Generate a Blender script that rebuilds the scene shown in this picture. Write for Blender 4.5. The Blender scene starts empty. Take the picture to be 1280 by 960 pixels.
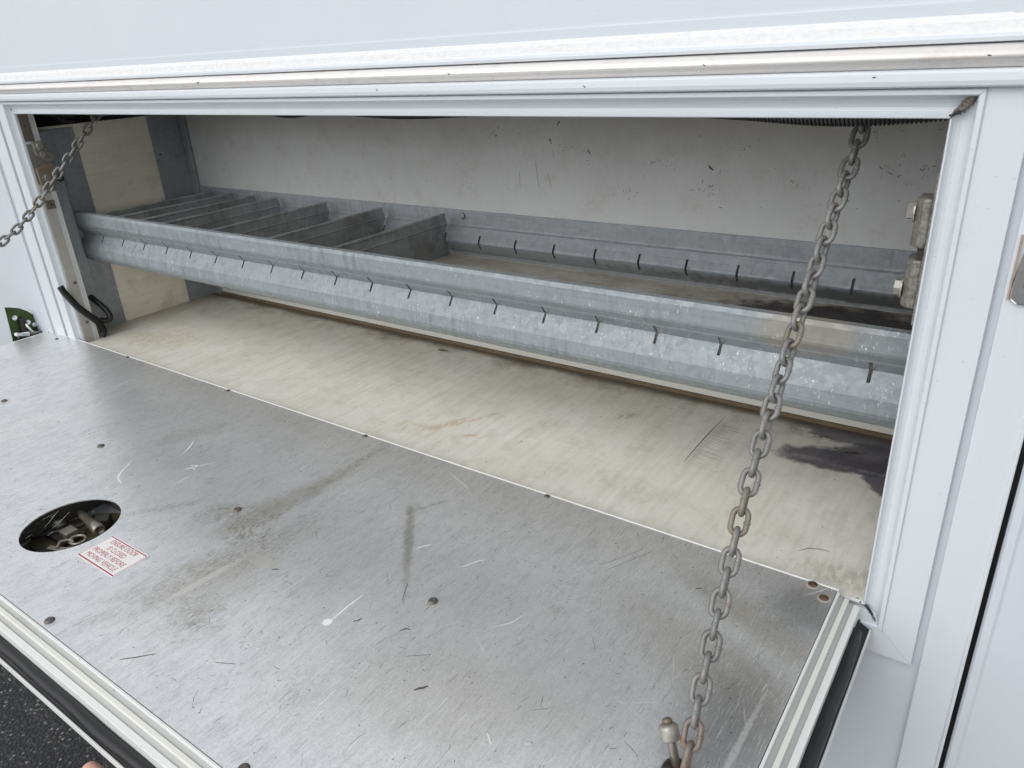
import bpy, bmesh, math, random
from mathutils import Vector, Matrix
R = math.radians
random.seed(7)
S = bpy.context.scene
COL = S.collection
# ------------------------------------------------------------------ camera, sky, sun, exposure
cam = bpy.data.cameras.new('camera'); co = bpy.data.objects.new('camera', cam); COL.objects.link(co)
cam.sensor_width = 36; cam.lens = 934.386/1280*36; cam.clip_start = .01; cam.clip_end = 2000
MM = ((0.8173750, 0.1977839, -0.5410913), (0.5737814, -0.3637796, 0.7337846), (-0.0517072, -0.9102450, -0.4108289))
rot = Matrix([(r[0], -r[1], -r[2]) for r in MM])
co.matrix_world = Matrix.Translation((0.0792, -0.72, 0.5616)) @ rot.to_4x4()
S.camera = co
W = bpy.data.worlds.new('World'); S.world = W; W.use_nodes = True
wn = W.node_tree; wn.nodes.clear()
SUN_EL, SUN_ROT = 40, 192
sky = wn.nodes.new('ShaderNodeTexSky'); sky.sky_type = 'NISHITA'; sky.sun_disc = False
sky.sun_elevation = R(SUN_EL); sky.sun_rotation = R(SUN_ROT); sky.dust_density = 1.2; sky.ozone_density = 1.6; sky.air_density = 1
hs = wn.nodes.new('ShaderNodeHueSaturation'); hs.inputs['Saturation'].default_value = .10
bg = wn.nodes.new('ShaderNodeBackground'); bg.inputs[1].default_value = .15
wo = wn.nodes.new('ShaderNodeOutputWorld')
wn.links.new(sky.outputs[0], hs.inputs['Color']); wn.links.new(hs.outputs[0], bg.inputs[0]); wn.links.new(bg.outputs[0], wo.inputs[0])
sl = bpy.data.lights.new('sun', 'SUN'); sl.energy = .8; sl.angle = R(60); sl.color = (1, .992, .98)
so = bpy.data.objects.new('sun', sl); COL.objects.link(so)
# world sun direction for nishita rotation r: (sin r, cos r)
sd = Vector((math.sin(R(SUN_ROT))*math.cos(R(SUN_EL)), math.cos(R(SUN_ROT))*math.cos(R(SUN_EL)), math.sin(R(SUN_EL))))
so.rotation_euler = sd.to_track_quat('Z', 'Y').to_euler()
S.view_settings.view_transform = 'Standard'; S.view_settings.look = 'None'; S.view_settings.gamma = 1
S.view_settings.exposure = 0.45
S.render.engine = 'CYCLES'; S.cycles.max_bounces = 10; S.cycles.diffuse_bounces = 6

# ------------------------------------------------------------------ node helper
class NT:
    def __init__(s, name):
        s.m = bpy.data.materials.new(name); s.m.use_nodes = True; s.t = s.m.node_tree; s.t.nodes.clear()
        s.out = s.n('ShaderNodeOutputMaterial'); s.b = s.n('ShaderNodeBsdfPrincipled')
        s.t.links.new(s.b.outputs[0], s.out.inputs[0])
        g = s.n('ShaderNodeNewGeometry'); s.pos = g.outputs['Position']; s.nor = g.outputs['Normal']
    def n(s, k, **kw):
        x = s.t.nodes.new(k)
        for a, v in kw.items(): setattr(x, a, v)
        return x
    def l(s, a, b):
        if hasattr(a, 'is_output') or isinstance(a, bpy.types.NodeSocket): s.t.links.new(a, b)
        elif isinstance(a, (tuple, list)) and len(a) == 3 and b.type == 'RGBA': b.default_value = (*a, 1)
        else: b.default_value = a
    def math(s, op, a, b=0, c=0, clamp=False):
        x = s.n('ShaderNodeMath', operation=op, use_clamp=clamp); s.l(a, x.inputs[0]); s.l(b, x.inputs[1]); s.l(c, x.inputs[2]); return x.outputs[0]
    def vm(s, op, a, b=(0, 0, 0)):
        x = s.n('ShaderNodeVectorMath', operation=op); s.l(a, x.inputs[0]); s.l(b, x.inputs[1]); return x.outputs[0]
    def map(s, sc=(1, 1, 1), rot=(0, 0, 0), loc=(0, 0, 0), v=None):
        x = s.n('ShaderNodeMapping'); s.l(v or s.pos, x.inputs[0]); x.inputs['Scale'].default_value = sc
        x.inputs['Rotation'].default_value = rot; x.inputs['Location'].default_value = loc; return x.outputs[0]
    def noise(s, scale, v=None, detail=4, rough=.55, dist=0, col=False):
        x = s.n('ShaderNodeTexNoise'); s.l(v or s.pos, x.inputs['Vector']); x.inputs['Scale'].default_value = scale
        x.inputs['Detail'].default_value = detail; x.inputs['Roughness'].default_value = rough; x.inputs['Distortion'].default_value = dist
        return x.outputs[1 if col else 0]
    def voro(s, scale, v=None, feature='F1', out='Distance'):
        x = s.n('ShaderNodeTexVoronoi', feature=feature); s.l(v or s.pos, x.inputs['Vector']); x.inputs['Scale'].default_value = scale
        return x.outputs[out]
    def rng(s, v, a, b, c=0, d=1, smooth=False):
        x = s.n('ShaderNodeMapRange'); x.interpolation_type = 'SMOOTHSTEP' if smooth else 'LINEAR'
        s.l(v, x.inputs[0]); x.inputs[1].default_value = a; x.inputs[2].default_value = b; x.inputs[3].default_value = c; x.inputs[4].default_value = d
        return x.outputs[0]
    def mix(s, f, a, b, mode='MIX'):
        x = s.n('ShaderNodeMix', data_type='RGBA', blend_type=mode); s.l(f, x.inputs[0]); s.l(a, x.inputs[6]); s.l(b, x.inputs[7]); return x.outputs[2]
    def sep(s):
        x = s.n('ShaderNodeSeparateXYZ'); s.l(s.pos, x.inputs[0]); return x.outputs
    def spot(s, c, r, ang=0, soft=.5, nscale=40, namp=.5, axes=(0, 1)):
        """soft elliptical mask round a world point, its rim broken by noise; ang in degrees in the plane of axes"""
        o = s.sep(); a = s.math('SUBTRACT', o[axes[0]], c[0]); b = s.math('SUBTRACT', o[axes[1]], c[1])
        ca, sa = math.cos(R(ang)), math.sin(R(ang))
        u = s.math('ADD', s.math('MULTIPLY', a, ca/r[0]), s.math('MULTIPLY', b, sa/r[0]))
        w = s.math('ADD', s.math('MULTIPLY', a, -sa/r[1]), s.math('MULTIPLY', b, ca/r[1]))
        d = s.math('SQRT', s.math('ADD', s.math('MULTIPLY', u, u), s.math('MULTIPLY', w, w)))
        nn = s.math('MULTIPLY', s.math('SUBTRACT', s.noise(nscale, detail=6, rough=.65), .5), namp*2)
        return s.rng(s.math('ADD', d, nn), 1+soft*.5, 1-soft*.5, 0, 1, True)
    def set(s, **kw):
        for k, v in kw.items(): s.l(v, s.b.inputs[k.replace('_', ' ')])
    def bump(s, h, dist=.001, strength=1, nrm=None):
        x = s.n('ShaderNodeBump'); x.inputs['Distance'].default_value = dist; x.inputs['Strength'].default_value = strength
        s.l(h, x.inputs['Height'])
        if nrm is not None: s.l(nrm, x.inputs['Normal'])
        s.t.links.new(x.outputs[0], s.b.inputs['Normal']); return x.outputs[0]

def white_paint(name, col=(.72, .75, .78), rough=.3, dirt=(.35, .33, .28), damt=.25, peel=.00012, streak=None):
    m = NT(name)
    n1 = m.noise(7, detail=6, rough=.6); n2 = m.noise(320, detail=3)
    fl = m.rng(m.noise(240, detail=2, rough=.4), .73, .78)
    c = m.mix(m.math('MULTIPLY', m.rng(n1, .45, .75), damt*.35), col, tuple(x*.8 for x in col))
    c = m.mix(m.math('MULTIPLY', fl, damt), c, dirt)
    sm = m.rng(m.noise(22, detail=8, rough=.7), .58, .75)
    c = m.mix(m.math('MULTIPLY', sm, damt*.35), c, dirt)
    m.set(Base_Color=c, Roughness=m.rng(n1, .3, .7, rough, rough+.15), Specular_IOR_Level=.5)
    m.bump(m.math('ADD', m.noise(90, detail=2), m.math('MULTIPLY', n2, .4)), peel, .8)
    return m.m
PAINT = white_paint('white_gelcoat', (.575, .612, .655), .3, damt=.2)
FRAME = white_paint('white_powder_coat', (.615, .65, .68), .26, damt=.35, peel=.00003)
DOORTRIM = white_paint('white_aluminium_edging', (.72, .73, .71), .3, (.35, .3, .18), .6, peel=.00003)
GROOVE_SHADE = white_paint('edging_groove_shade', (.42, .425, .415), .5, (.2, .17, .1), .8, peel=.00003)  # white edging coloured grey for the shade on its sloped faces, plus dirt
CREAMTRIM = white_paint('yellowed_white_edging', (.71, .71, .65), .4, (.35, .28, .15), .7)
PLAIN = white_paint('white_plastic', (.66, .66, .62), .4)

def simple(name, col, rough=.5, metal=0, nscale=60, var=.25, bump=0):
    m = NT(name); n = m.noise(nscale, detail=5)
    m.set(Base_Color=m.mix(n, tuple(x*(1-var) for x in col), tuple(min(1, x*(1+var)) for x in col)), Roughness=m.rng(n, .3, .7, rough*.85, min(1, rough*1.2)), Metallic=metal)
    if bump: m.bump(n, bump)
    return m.m

def alu_sheet():
    m = NT('worn_aluminium_sheet')
    st = m.noise(1, m.map((260, 14, 1), (0, 0, R(7))), 5, .6)          # rubbed streaks running front to back
    st2 = m.noise(1, m.map((14, 200, 1), (0, 0, R(-12))), 4, .6)
    blot = m.noise(9, detail=7, rough=.65); fine = m.noise(420, detail=3, rough=.7)
    base = m.mix(m.rng(blot, .35, .7), (.82, .825, .83), (.92, .92, .915))
    base = m.mix(m.rng(st, .4, .75, 0, .2), base, (.42, .425, .43))
    mot = m.noise(1, m.map((95, 45, 60), (0, 0, R(-10))), detail=10, rough=.82, dist=.2); base = m.mix(m.rng(mot, .48, .66, 0, .42), base, (.40, .405, .405)); base = m.mix(m.rng(mot, .5, .36, 0, .45), base, (.88, .885, .88))
    base = m.mix(m.rng(st2, .55, .8, 0, .35), base, (.72, .73, .73))
    base = m.mix(m.rng(fine, .35, .7, .0, .22), base, (.4, .405, .41))
    patchy = m.math('MULTIPLY', m.rng(m.noise(1, m.map((330, 130, 1), (0, 0, R(-14))), 8, .8), .43, .58, .08, 1), m.rng(m.noise(45, detail=6, rough=.8), .36, .58, .35, 1))
    # dirt ground into the metal
    def dirt(c, r, ang, col, amt, soft=1.2, ns=60, na=1.1, p=True):
        nonlocal base
        k = m.spot(c, r, ang, soft, ns, na)
        k = m.math('MULTIPLY', m.math('MULTIPLY', k, patchy) if p else k, amt); base = m.mix(k, base, col)
    brown = (.19, .16, .10)
    dirt((-.655, -.34), (.11, .030), 75, brown, .75)
    dirt((-.685, -.14), (.15, .008), 92, brown, .65)
    dirt((-.70, -.26), (.04, .03), 80, brown, .85)
    dirt((-.60, -.41), (.03, .03), 30, brown, .7)
    dirt((-.490, -.183), (.075, .0055), -50, (.26, .235, .16), .6, 1.4, 60, 1.0, False)
    dirt((-.528, -.128), (.012, .009), 70, (.22, .20, .13), .6, 1.3, 90, 1.1); dirt((-.515, -.105), (.020, .0035), 60, (.22, .2, .13), .7, 1.2, 90, 1.0)
    dirt((-.266, -.193), (.010, .007), 0, (.25, .20, .13), .6, 1.2, 60, .4)
    dirt((-.085, -.10), (.085, .020), -22, (.40, .365, .28), .55, 1.3, 30, .4, False)
    dirt((-.10, -.18), (.12, .04), -20, (.46, .43, .36), .5, 1.5, 14, .5, False)
    dirt((-.30, -.36), (.12, .05), 20, (.55, .52, .45), .45, 1.5, 12, .6, False)
    dirt((-.064, -.40), (.05, .03), 0, (.3, .25, .18), .35, 1.3, 20, .6)
    dirt((-.045, -.06), (.035, .035), 0, (.24, .24, .245), .6, 1.4, 50, .6, False)
    dirt((-.06, -.24), (.04, .07), 10, (.25, .25, .25), .6, 1.4, 60, .7, False)
    dirt((-.047, -.262), (.062, .0026), 89, (.88, .885, .88), .75, 1, 160, .9, False); dirt((-.29, -.235), (.02, .006), 60, (.85, .86, .85), .5, 1.4, 60, .6, False)
    dirt((-.695, -.19), (.10, .016), 80, (.44, .40, .33), .5, 1.4, 40, .6, False); dirt((-.64, -.37), (.08, .05), 60, (.50, .46, .40), .4, 1.5, 30, .7, False)
    dirt((-.755, -.27), (.035, .02), 60, brown, .7); dirt((-1.0, -.15), (.06, .02), 60, brown, .45); dirt((-.83, -.30), (.05, .008), 50, brown, .5)
    dirt((-.42, -.43), (.012, .012), 0, (.25, .23, .19), .5)
    def lines(ang, sc, th, col, amt, along=30):
        nonlocal base
        k = m.rng(m.noise(1, m.map((sc, along, 1), (0, 0, R(ang)), (ang*.37, sc*.01, 0)), 2, .5, .25), th, th+.035)
        k = m.math('MULTIPLY', k, m.rng(m.noise(9, m.map(loc=(ang*.1, 3, 0)), detail=4, rough=.7), .42, .58)); base = m.mix(m.math('MULTIPLY', k, amt), base, col)
    for a_, sc_, th_ in ((-16, 700, .66), (40, 900, .67), (84, 900, .665)): lines(a_, sc_, th_, (.2, .2, .195), .5)
    for a_, sc_, th_ in ((12, 800, .64), (-48, 900, .645), (70, 1000, .645)): lines(a_, sc_, th_, (.95, .96, .96), .7)
    dirt((-.646, -.364), (.052, .0055), 84, (.74, .72, .66), .85, .6, 90, .45, False); dirt((-.612, -.306), (.026, .010), 8, (.72, .71, .66), .55, .6, 70, .5, False)
    # drips of spilt paint and grimy freckles
    fr = m.rng(m.noise(1, m.map((230, 120, 1), (0, 0, R(-14))), 8, .8), .60, .66)
    zone = m.rng(m.noise(3.2, detail=2), .38, .6)
    base = m.mix(m.math('MULTIPLY', m.math('MULTIPLY', fr, zone), .55), base, (.17, .165, .145))
    cr = m.noise(1, m.map((520, 300, 1), (0, 0, R(-10))), 4, .8); base = m.mix(m.rng(cr, .50, .68, 0, .3), base, (.40, .405, .40)); base = m.mix(m.rng(cr, .47, .32, 0, .35), base, (.95, .955, .95))
    pale = m.rng(m.noise(130, m.map((1, .3, 1), (0, 0, R(-20))), 6, .7), .68, .78, 0, .6)
    base = m.mix(pale, base, (.75, .76, .76))
    rgh = m.math('ADD', m.rng(mot, .35, .65, .22, .33), m.math('MULTIPLY', blot, .12))
    m.set(Base_Color=base, Metallic=.66, Roughness=rgh)
    h = m.math('ADD', m.math('ADD', m.math('MULTIPLY', st, .2), m.math('MULTIPLY', mot, 1.2)), m.math('ADD', m.math('MULTIPLY', fine, .35), m.math('MULTIPLY', m.noise(4, detail=1), 9)))
    m.bump(h, .00012, .9)
    return m.m
ALU = alu_sheet()

def galvanised(name, col=(.50, .53, .55), dark=.0, dirtm=None, bright=.35, rough=.42, metal=.55):
    m = NT(name)
    cell = m.voro(120, out='Color'); sx = m.n('ShaderNodeSeparateColor'); m.l(cell, sx.inputs[0])
    n = m.noise(14, detail=8, rough=.7); n3 = m.noise(55, detail=8, rough=.75)
    c = m.mix(m.math('MULTIPLY', sx.outputs[0], .28), col, tuple(x*.7 for x in col))
    c = m.mix(m.rng(n, .35, .68, 0, .3), c, tuple(min(1, x*1.22) for x in col))
    c = m.mix(m.rng(n3, .50, .66, 0, .35), c, tuple(x*.62 for x in col))
    run = m.noise(1, m.map((110, 110, 12)), 6, .65); runz = m.rng(m.noise(6, detail=3), .42, .6)
    c = m.mix(m.math('MULTIPLY', m.rng(run, .5, .72, 0, .75), runz), c, tuple(x*.5 for x in col))
    c = m.mix(m.math('MULTIPLY', m.rng(run, .48, .32, 0, .4), runz), c, tuple(min(1, x*1.25) for x in col))
    fleck = m.rng(m.noise(260, m.map((1, 1, .4)), 8, .85), .575, .635)
    zone = m.rng(m.noise(16, detail=6, rough=.75), .47, .58)
    c = m.mix(m.math('MULTIPLY', m.math('MULTIPLY', fleck, zone), min(1, bright*2)), c, (.80, .83, .84))
    hor = m.noise(1, m.map((3, 60, 260)), 5, .65)
    c = m.mix(m.rng(hor, .55, .75, 0, .4), c, tuple(x*.55 for x in col))
    if dirtm:
        c = dirtm(m, c)
    m.set(Base_Color=c, Metallic=metal, Roughness=m.math('ADD', m.rng(sx.outputs[1], 0, 1, rough-.08, rough+.08), m.math('MULTIPLY', n3, .15)))
    m.bump(m.math('ADD', m.math('MULTIPLY', sx.outputs[2], .25), m.math('ADD', m.math('MULTIPLY', n3, 1.0), m.math('MULTIPLY', m.noise(300, detail=4), .4))), .0005, .8)
    return m.m
GALV = galvanised('galvanised_steel')
def railstain(m, c):
    k = m.spot((-.11, .262), (.05, .03), 10, 1, 40, .6, (0, 2)); c = m.mix(m.math('MULTIPLY', k, .4), c, (.33, .27, .18))
    return c
GALVF = galvanised('galvanised_front_rail', (.27, .295, .31), dirtm=railstain, bright=.6, rough=.52, metal=.45)
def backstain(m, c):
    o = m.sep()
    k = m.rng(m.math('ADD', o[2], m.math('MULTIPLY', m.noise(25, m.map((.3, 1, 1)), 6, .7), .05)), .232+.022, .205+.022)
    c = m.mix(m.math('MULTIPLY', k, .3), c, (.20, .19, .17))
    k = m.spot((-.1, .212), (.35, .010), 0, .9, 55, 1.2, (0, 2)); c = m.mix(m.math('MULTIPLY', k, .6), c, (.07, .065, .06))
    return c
GALVB = galvanised('galvanised_back_rail', (.33, .355, .38), dirtm=backstain, bright=.25, rough=.58, metal=.35)
GALVD = galvanised('dull_galvanised_steel', (.36, .39, .405), bright=.1, rough=.5)
def divstain(m, c):
    k = m.rng(m.noise(16, detail=7, rough=.7), .45, .66, .0, .7); c = m.mix(k, c, (.20, .195, .18)); return c
GALVX = galvanised('grimy_galvanised_steel', (.42, .45, .455), dirtm=divstain, bright=.2, rough=.5)
def traystain(m, c):
    k = m.rng(m.noise(9, m.map((1, 2, 1)), 8, .7), .40, .66, .1, .85); c = m.mix(k, c, (.26, .21, .15))
    k = m.spot((-.10, .30), (.20, .09), 0, .6, 30, .8); c = m.mix(m.math('MULTIPLY', k, .92), c, (.035, .03, .035))
    k = m.rng(m.noise(40, m.map((.4, 1, 1)), 6, .7), .62, .7, 0, .5); c = m.mix(k, c, (.5, .48, .44))
    return c
TRAY = galvanised('rusty_tray_steel', (.60, .58, .53), metal=.2, dirtm=traystain, bright=.05, rough=.55)

def locker_floor_mat():
    m = NT('dirty_white_laminate')
    st = m.noise(1, m.map((95, 8, 1), (0, 0, R(-6))), 6, .62); bl = m.noise(5, detail=8, rough=.6)
    c = m.mix(m.rng(bl, .35, .72), (.79, .785, .73), (.67, .655, .58))
    c = m.mix(m.rng(m.noise(24, detail=8, rough=.75), .48, .68, 0, .45), c, (.46, .43, .36))
    c = m.mix(m.rng(st, .45, .8, 0, .5), c, (.46, .43, .36))
    c = m.mix(m.rng(m.noise(1, m.map((130, 16, 1), (0, 0, R(-10))), 4, .6), .6, .8, 0, .5), c, (.78, .78, .75))
    o = m.sep(); wob = m.math('MULTIPLY', m.math('SUBTRACT', m.noise(12, detail=7, rough=.7), .5), .16)
    brown = (.17, .125, .07)
    k = m.rng(m.math('ADD', o[1], wob), .33, .40); c = m.mix(m.math('MULTIPLY', k, .75), c, brown)      # dirt along the back
    k = m.rng(m.math('ADD', o[1], m.math('MULTIPLY', wob, .12)), .362, .376); c = m.mix(m.math('MULTIPLY', k, .85), c, (.11, .085, .055))
    k = m.rng(m.math('ADD', o[0], wob), -1.64, -1.715); c = m.mix(m.math('MULTIPLY', k, .6), c, (.25, .19, .11))
    pat = m.rng(m.noise(1, m.map((120, 45, 1)), 8, .75), .40, .56)
    def d(cc, r, ang, col, amt, soft=.8, ns=60, na=.7):
        nonlocal c
        k = m.spot(cc, r, ang, soft, ns, na*(1 if amt > .9 else 1.5))
        if amt < .75: k = m.math('MULTIPLY', k, pat)
        c = m.mix(m.math('MULTIPLY', k, amt), c, col)
    rust = (.48, .30, .12)
    d((-.66, .10), (.035, .010), 60, rust, .55, 1); d((-.625, .145), (.055, .003), 62, rust, .6, 1, 80, .4)
    d((-.605, .085), (.012, .004), 30, rust, .6); d((-.70, .06), (.05, .02), 10, (.5, .42, .28), .5, 1.3, 25)
    d((-1.50, .10), (.10, .05), 20, (.42, .30, .17), .45, 1.2, 18); d((-.88, .352), (.012, .006), 0, (.12, .08, .05), .9, .5)
    d((-.42, .27), (.018, .012), 70, (.25, .20, .13), .6); d((-.30, .07), (.06, .03), 0, (.5, .46, .38), .4, 1.3, 25)
    oil = (.085, .078, .10)
    d((-.105, .285), (.075, .030), 5, oil, .91, .4, 34, .45); d((-.045, .32), (.075, .045), 20, oil, .91, .4, 34, .45)
    d((-.0, .29), (.06, .075), 0, oil, .9, .15, 25, .3); d((-.145, .275), (.05, .006), 8, (.32, .31, .30), .6, .8, 40, .3)
    d((-.08, .365), (.10, .022), 0, oil, .8, .6, 40, .8)
    d((-.06, .275), (.045, .004), 4, (.36, .35, .35), .5, 1.2, 60, .8); d((-.03, .33), (.05, .012), 30, (.22, .20, .21), .6, 1.2, 50, 1)
    d((-.02, .03), (.05, .022), 0, (.36, .32, .25), .6, 1.2, 50, .8)
    fr = m.rng(m.noise(95, detail=8, rough=.75), .70, .76); c = m.mix(m.math('MULTIPLY', fr, .7), c, (.2, .17, .13))
    m.set(Base_Color=c, Roughness=m.rng(bl, .3, .7, .42, .6)); m.bump(m.math('ADD', st, m.noise(200)), .00015, .6)
    return m.m
FLOORM = locker_floor_mat()

def back_panel_mat():
    m = NT('scuffed_grey_laminate')
    vert = m.noise(1, m.map((150, 1, 2)), 3, .5); bl = m.noise(6, detail=8, rough=.62)
    c = m.mix(m.rng(bl, .35, .7), (.56, .575, .575), (.50, .51, .51))
    c = m.mix(m.rng(vert, .45, .8, 0, .07), c, (.36, .35, .33))
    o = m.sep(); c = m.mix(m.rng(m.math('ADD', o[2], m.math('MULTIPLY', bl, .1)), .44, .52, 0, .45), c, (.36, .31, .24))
    fr = m.rng(m.noise(62, detail=8, rough=.78), .655, .72); z = m.rng(m.noise(4, detail=2), .40, .6)
    c = m.mix(m.math('MULTIPLY', m.math('MULTIPLY', fr, z), .45), c, (.2, .2, .19))
    sm = m.rng(m.noise(26, detail=9, rough=.8), .50, .68, 0, .5); c = m.mix(sm, c, (.40, .39, .36))
    m.set(Base_Color=c, Roughness=.5); m.bump(vert, .0001, .5); return m.m
BACKM = back_panel_mat()

def cream_mat():
    m = NT('cream_plywood')
    g = m.noise(1, m.map((1, 10, 150)), 5, .6); n = m.noise(14, detail=7, rough=.65)
    c = m.mix(m.rng(g, .35, .7), (.84, .80, .68), (.77, .725, .60)); c = m.mix(m.rng(n, .52, .75, 0, .5), c, (.33, .28, .17))
    m.set(Base_Color=c, Roughness=.6); m.bump(g, .0003, .5); return m.m
CREAM = cream_mat()

def rusty(name, col, rustamt=.5, metal=.7, rough=.45, sc=90):
    m = NT(name); n = m.noise(sc, detail=7, rough=.7); n2 = m.noise(sc*.25, detail=4)
    c = m.mix(m.rng(n2, .3, .7), tuple(x*.75 for x in col), col)
    k = m.rng(m.math('ADD', m.math('MULTIPLY', n, .7), m.math('MULTIPLY', n2, .5)), .75-rustamt*.3, .9-rustamt*.3)
    c = m.mix(k, c, (.22, .10, .045)); m.set(Base_Color=c, Metallic=m.math('SUBTRACT', metal, m.math('MULTIPLY', k, metal*.8)), Roughness=m.math('ADD', rough, m.math('MULTIPLY', k, .3)))
    m.bump(n, .0003, .7); return m.m
CHAIN = rusty('galvanised_chain_steel', (.235, .232, .225), .14, .35, .5)
CHAINR = rusty('rusty_chain_steel', (.22, .19, .165), .5, .4, .55)
CHAINT = rusty('tarnished_chain_steel', (.235, .215, .175), .3, .3, .55)
BOLT = rusty('zinc_bolt_steel', (.36, .35, .32), .25, .6, .42)
SCREWR = rusty('rusty_screw_steel', (.11, .07, .05), .45, .4, .6, 400)
RIVET = rusty('weathered_rivet_steel', (.17, .155, .14), .2, .6, .45, 300)
LATCH = galvanised('dirty_latch_steel', (.27, .265, .245), dirtm=lambda m, c: m.mix(m.rng(m.noise(260, detail=8, rough=.8), .44, .58, 0, .8), c, (.12, .105, .08)), bright=.25, rough=.5, metal=.4)
CHROME = simple('polished_chrome', (.75, .76, .78), .14, 1, 120, .05)
RUBBER = NT('black_rubber'); 
_n = RUBBER.noise(30, detail=6, rough=.7)
RUBBER.set(Base_Color=RUBBER.mix(RUBBER.rng(_n, .4, .75), (.006, .006, .007), (.018, .018, .02)), Roughness=RUBBER.rng(_n, .3, .7, .4, .6)); RUBBER.bump(_n, .0003); RUBBER = RUBBER.m
BLACKP = simple('black_plastic', (.014, .014, .015), .38, 0, 60, .3)
DARK = simple('dark_dirty_steel', (.035, .033, .03), .6, .2, 30, .5)
SEALANT = simple('dirty_grey_sealant', (.16, .145, .13), .6, 0, 220, .6, .001)
GREEN = simple('green_passivated_plate', (.055, .085, .03), .3, .75, 50, .4)
RED = simple('red_print', (.42, .03, .05), .5, 0, 50, .1)
STICK = simple('white_vinyl', (.80, .79, .78), .35, 0, 300, .04)
MARKD = simple('dark_scuff', (.11, .105, .095), .6, .2, 200, .4)
MARKL = simple('bright_scratch', (.86, .865, .86), .45, .1, 300, .15)
MARKB = simple('black_scuff', (.03, .03, .03), .6, 0, 200, .4)
TAPE = simple('tape_residue', (.66, .64, .58), .5, .1, 140, .18)
PAINTDROP = simple('white_paint_drop', (.80, .82, .83), .35, 0, 200, .03)
BRASS = rusty('dirty_lock_steel', (.33, .31, .27), .3, .75, .35, 120)

def rub_mat():
    m = NT('bare_aluminium_rail'); n = m.noise(1, m.map((3, 120, 120)), 5, .6); b = m.noise(30, detail=6, rough=.7)
    c = m.mix(n, (.86, .82, .79), (.72, .70, .69)); c = m.mix(m.rng(b, .55, .8, 0, .4), c, (.33, .32, .31))
    m.set(Base_Color=c, Metallic=.35, Roughness=m.rng(n, .3, .7, .35, .5)); m.bump(b, .0002, .5); return m.m
RUB = rub_mat()
def speck_mat():
    m = NT('stippled_white_sealant'); n = m.noise(260, m.map((.45, 1, 1)), 5, .7)
    m.set(Base_Color=m.mix(m.rng(n, .4, .65), (.74, .745, .75), (.66, .665, .67)), Roughness=.5); m.bump(n, .0003, 1); return m.m
SPECK = speck_mat()
def asphalt_mat():
    m = NT('asphalt'); v = m.voro(120); cc = m.voro(120, out='Color'); sx = m.n('ShaderNodeSeparateColor'); m.l(cc, sx.inputs[0])
    n = m.noise(3, detail=5)
    c = m.mix(m.rng(sx.outputs[0], .3, 1), (.014, .014, .016), (.085, .084, .082)); c = m.mix(m.rng(sx.outputs[1], .90, .94), c, (.26, .25, .24))
    c = m.mix(m.rng(v, .3, .5), c, (.006, .006, .007)); c = m.mix(m.rng(n, .3, .7, 0, .3), c, (.03, .03, .03))
    m.set(Base_Color=c, Roughness=.75); m.bump(m.math('MULTIPLY', v, -1), .004, 1); return m.m
ASPH = asphalt_mat()

# ------------------------------------------------------------------ object helpers
def wloc(o):
    v = Vector((0, 0, 0))
    while o: v += Vector(o.location); o = o.parent
    return v
def obj(name, bm, mat, parent=None, smooth=False, bevel=0, label=None, kind=None, loc=None, segs=2):
    me = bpy.data.meshes.new(name)
    off = wloc(parent) if parent else Vector((0, 0, 0))
    if loc is not None: off = Vector(loc)
    bmesh.ops.translate(bm, verts=bm.verts, vec=-off)
    bmesh.ops.recalc_face_normals(bm, faces=bm.faces)
    if smooth:
        for f in bm.faces: f.smooth = True
    bm.to_mesh(me); bm.free()
    mats = mat if isinstance(mat, (list, tuple)) else [mat]
    for k in mats: me.materials.append(k)
    o = bpy.data.objects.new(name, me); COL.objects.link(o)
    if parent: o.parent = parent
    if loc is not None: o.location = Vector(loc) - (wloc(parent) if parent else Vector((0, 0, 0)))
    if bevel:
        b = o.modifiers.new('bevel', 'BEVEL'); b.width = bevel; b.segments = segs; b.limit_method = 'ANGLE'; b.angle_limit = R(35)
    if label: o['label'] = label
    if kind: o['kind'] = kind
    return o
def thing(name, label, cat, loc=(0, 0, 0), group=None):
    o = bpy.data.objects.new(name, None); COL.objects.link(o); o.location = loc; o.empty_display_size = .05
    o['label'] = label; o['category'] = cat
    if group: o['group'] = group
    return o
def box(bm, a, b):
    vs = [bm.verts.new((x, y, z)) for x in (a[0], b[0]) for y in (a[1], b[1]) for z in (a[2], b[2])]
    for f in ((0, 1, 3, 2), (4, 6, 7, 5), (0, 4, 5, 1), (2, 3, 7, 6), (0, 2, 6, 4), (1, 5, 7, 3)): bm.faces.new([vs[i] for i in f])
    return vs
def B(*boxes):
    bm = bmesh.new()
    for a, b in boxes: box(bm, a, b)
    return bm
def prism(pts, axis, a, b, bm=None):
    """closed outline extruded from a to b along axis 0/1/2; pts hold the two other coordinates in order"""
    bm = bm or bmesh.new(); rings = []
    for t in (a, b):
        r = []
        for p in pts:
            c = list(p); c.insert(axis, t); r.append(bm.verts.new(c))
        rings.append(r)
    n = len(pts)
    for i in range(n): bm.faces.new((rings[0][i], rings[0][(i+1) % n], rings[1][(i+1) % n], rings[1][i]))
    bm.faces.new(rings[0]); bm.faces.new(rings[1][::-1]); return bm
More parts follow.
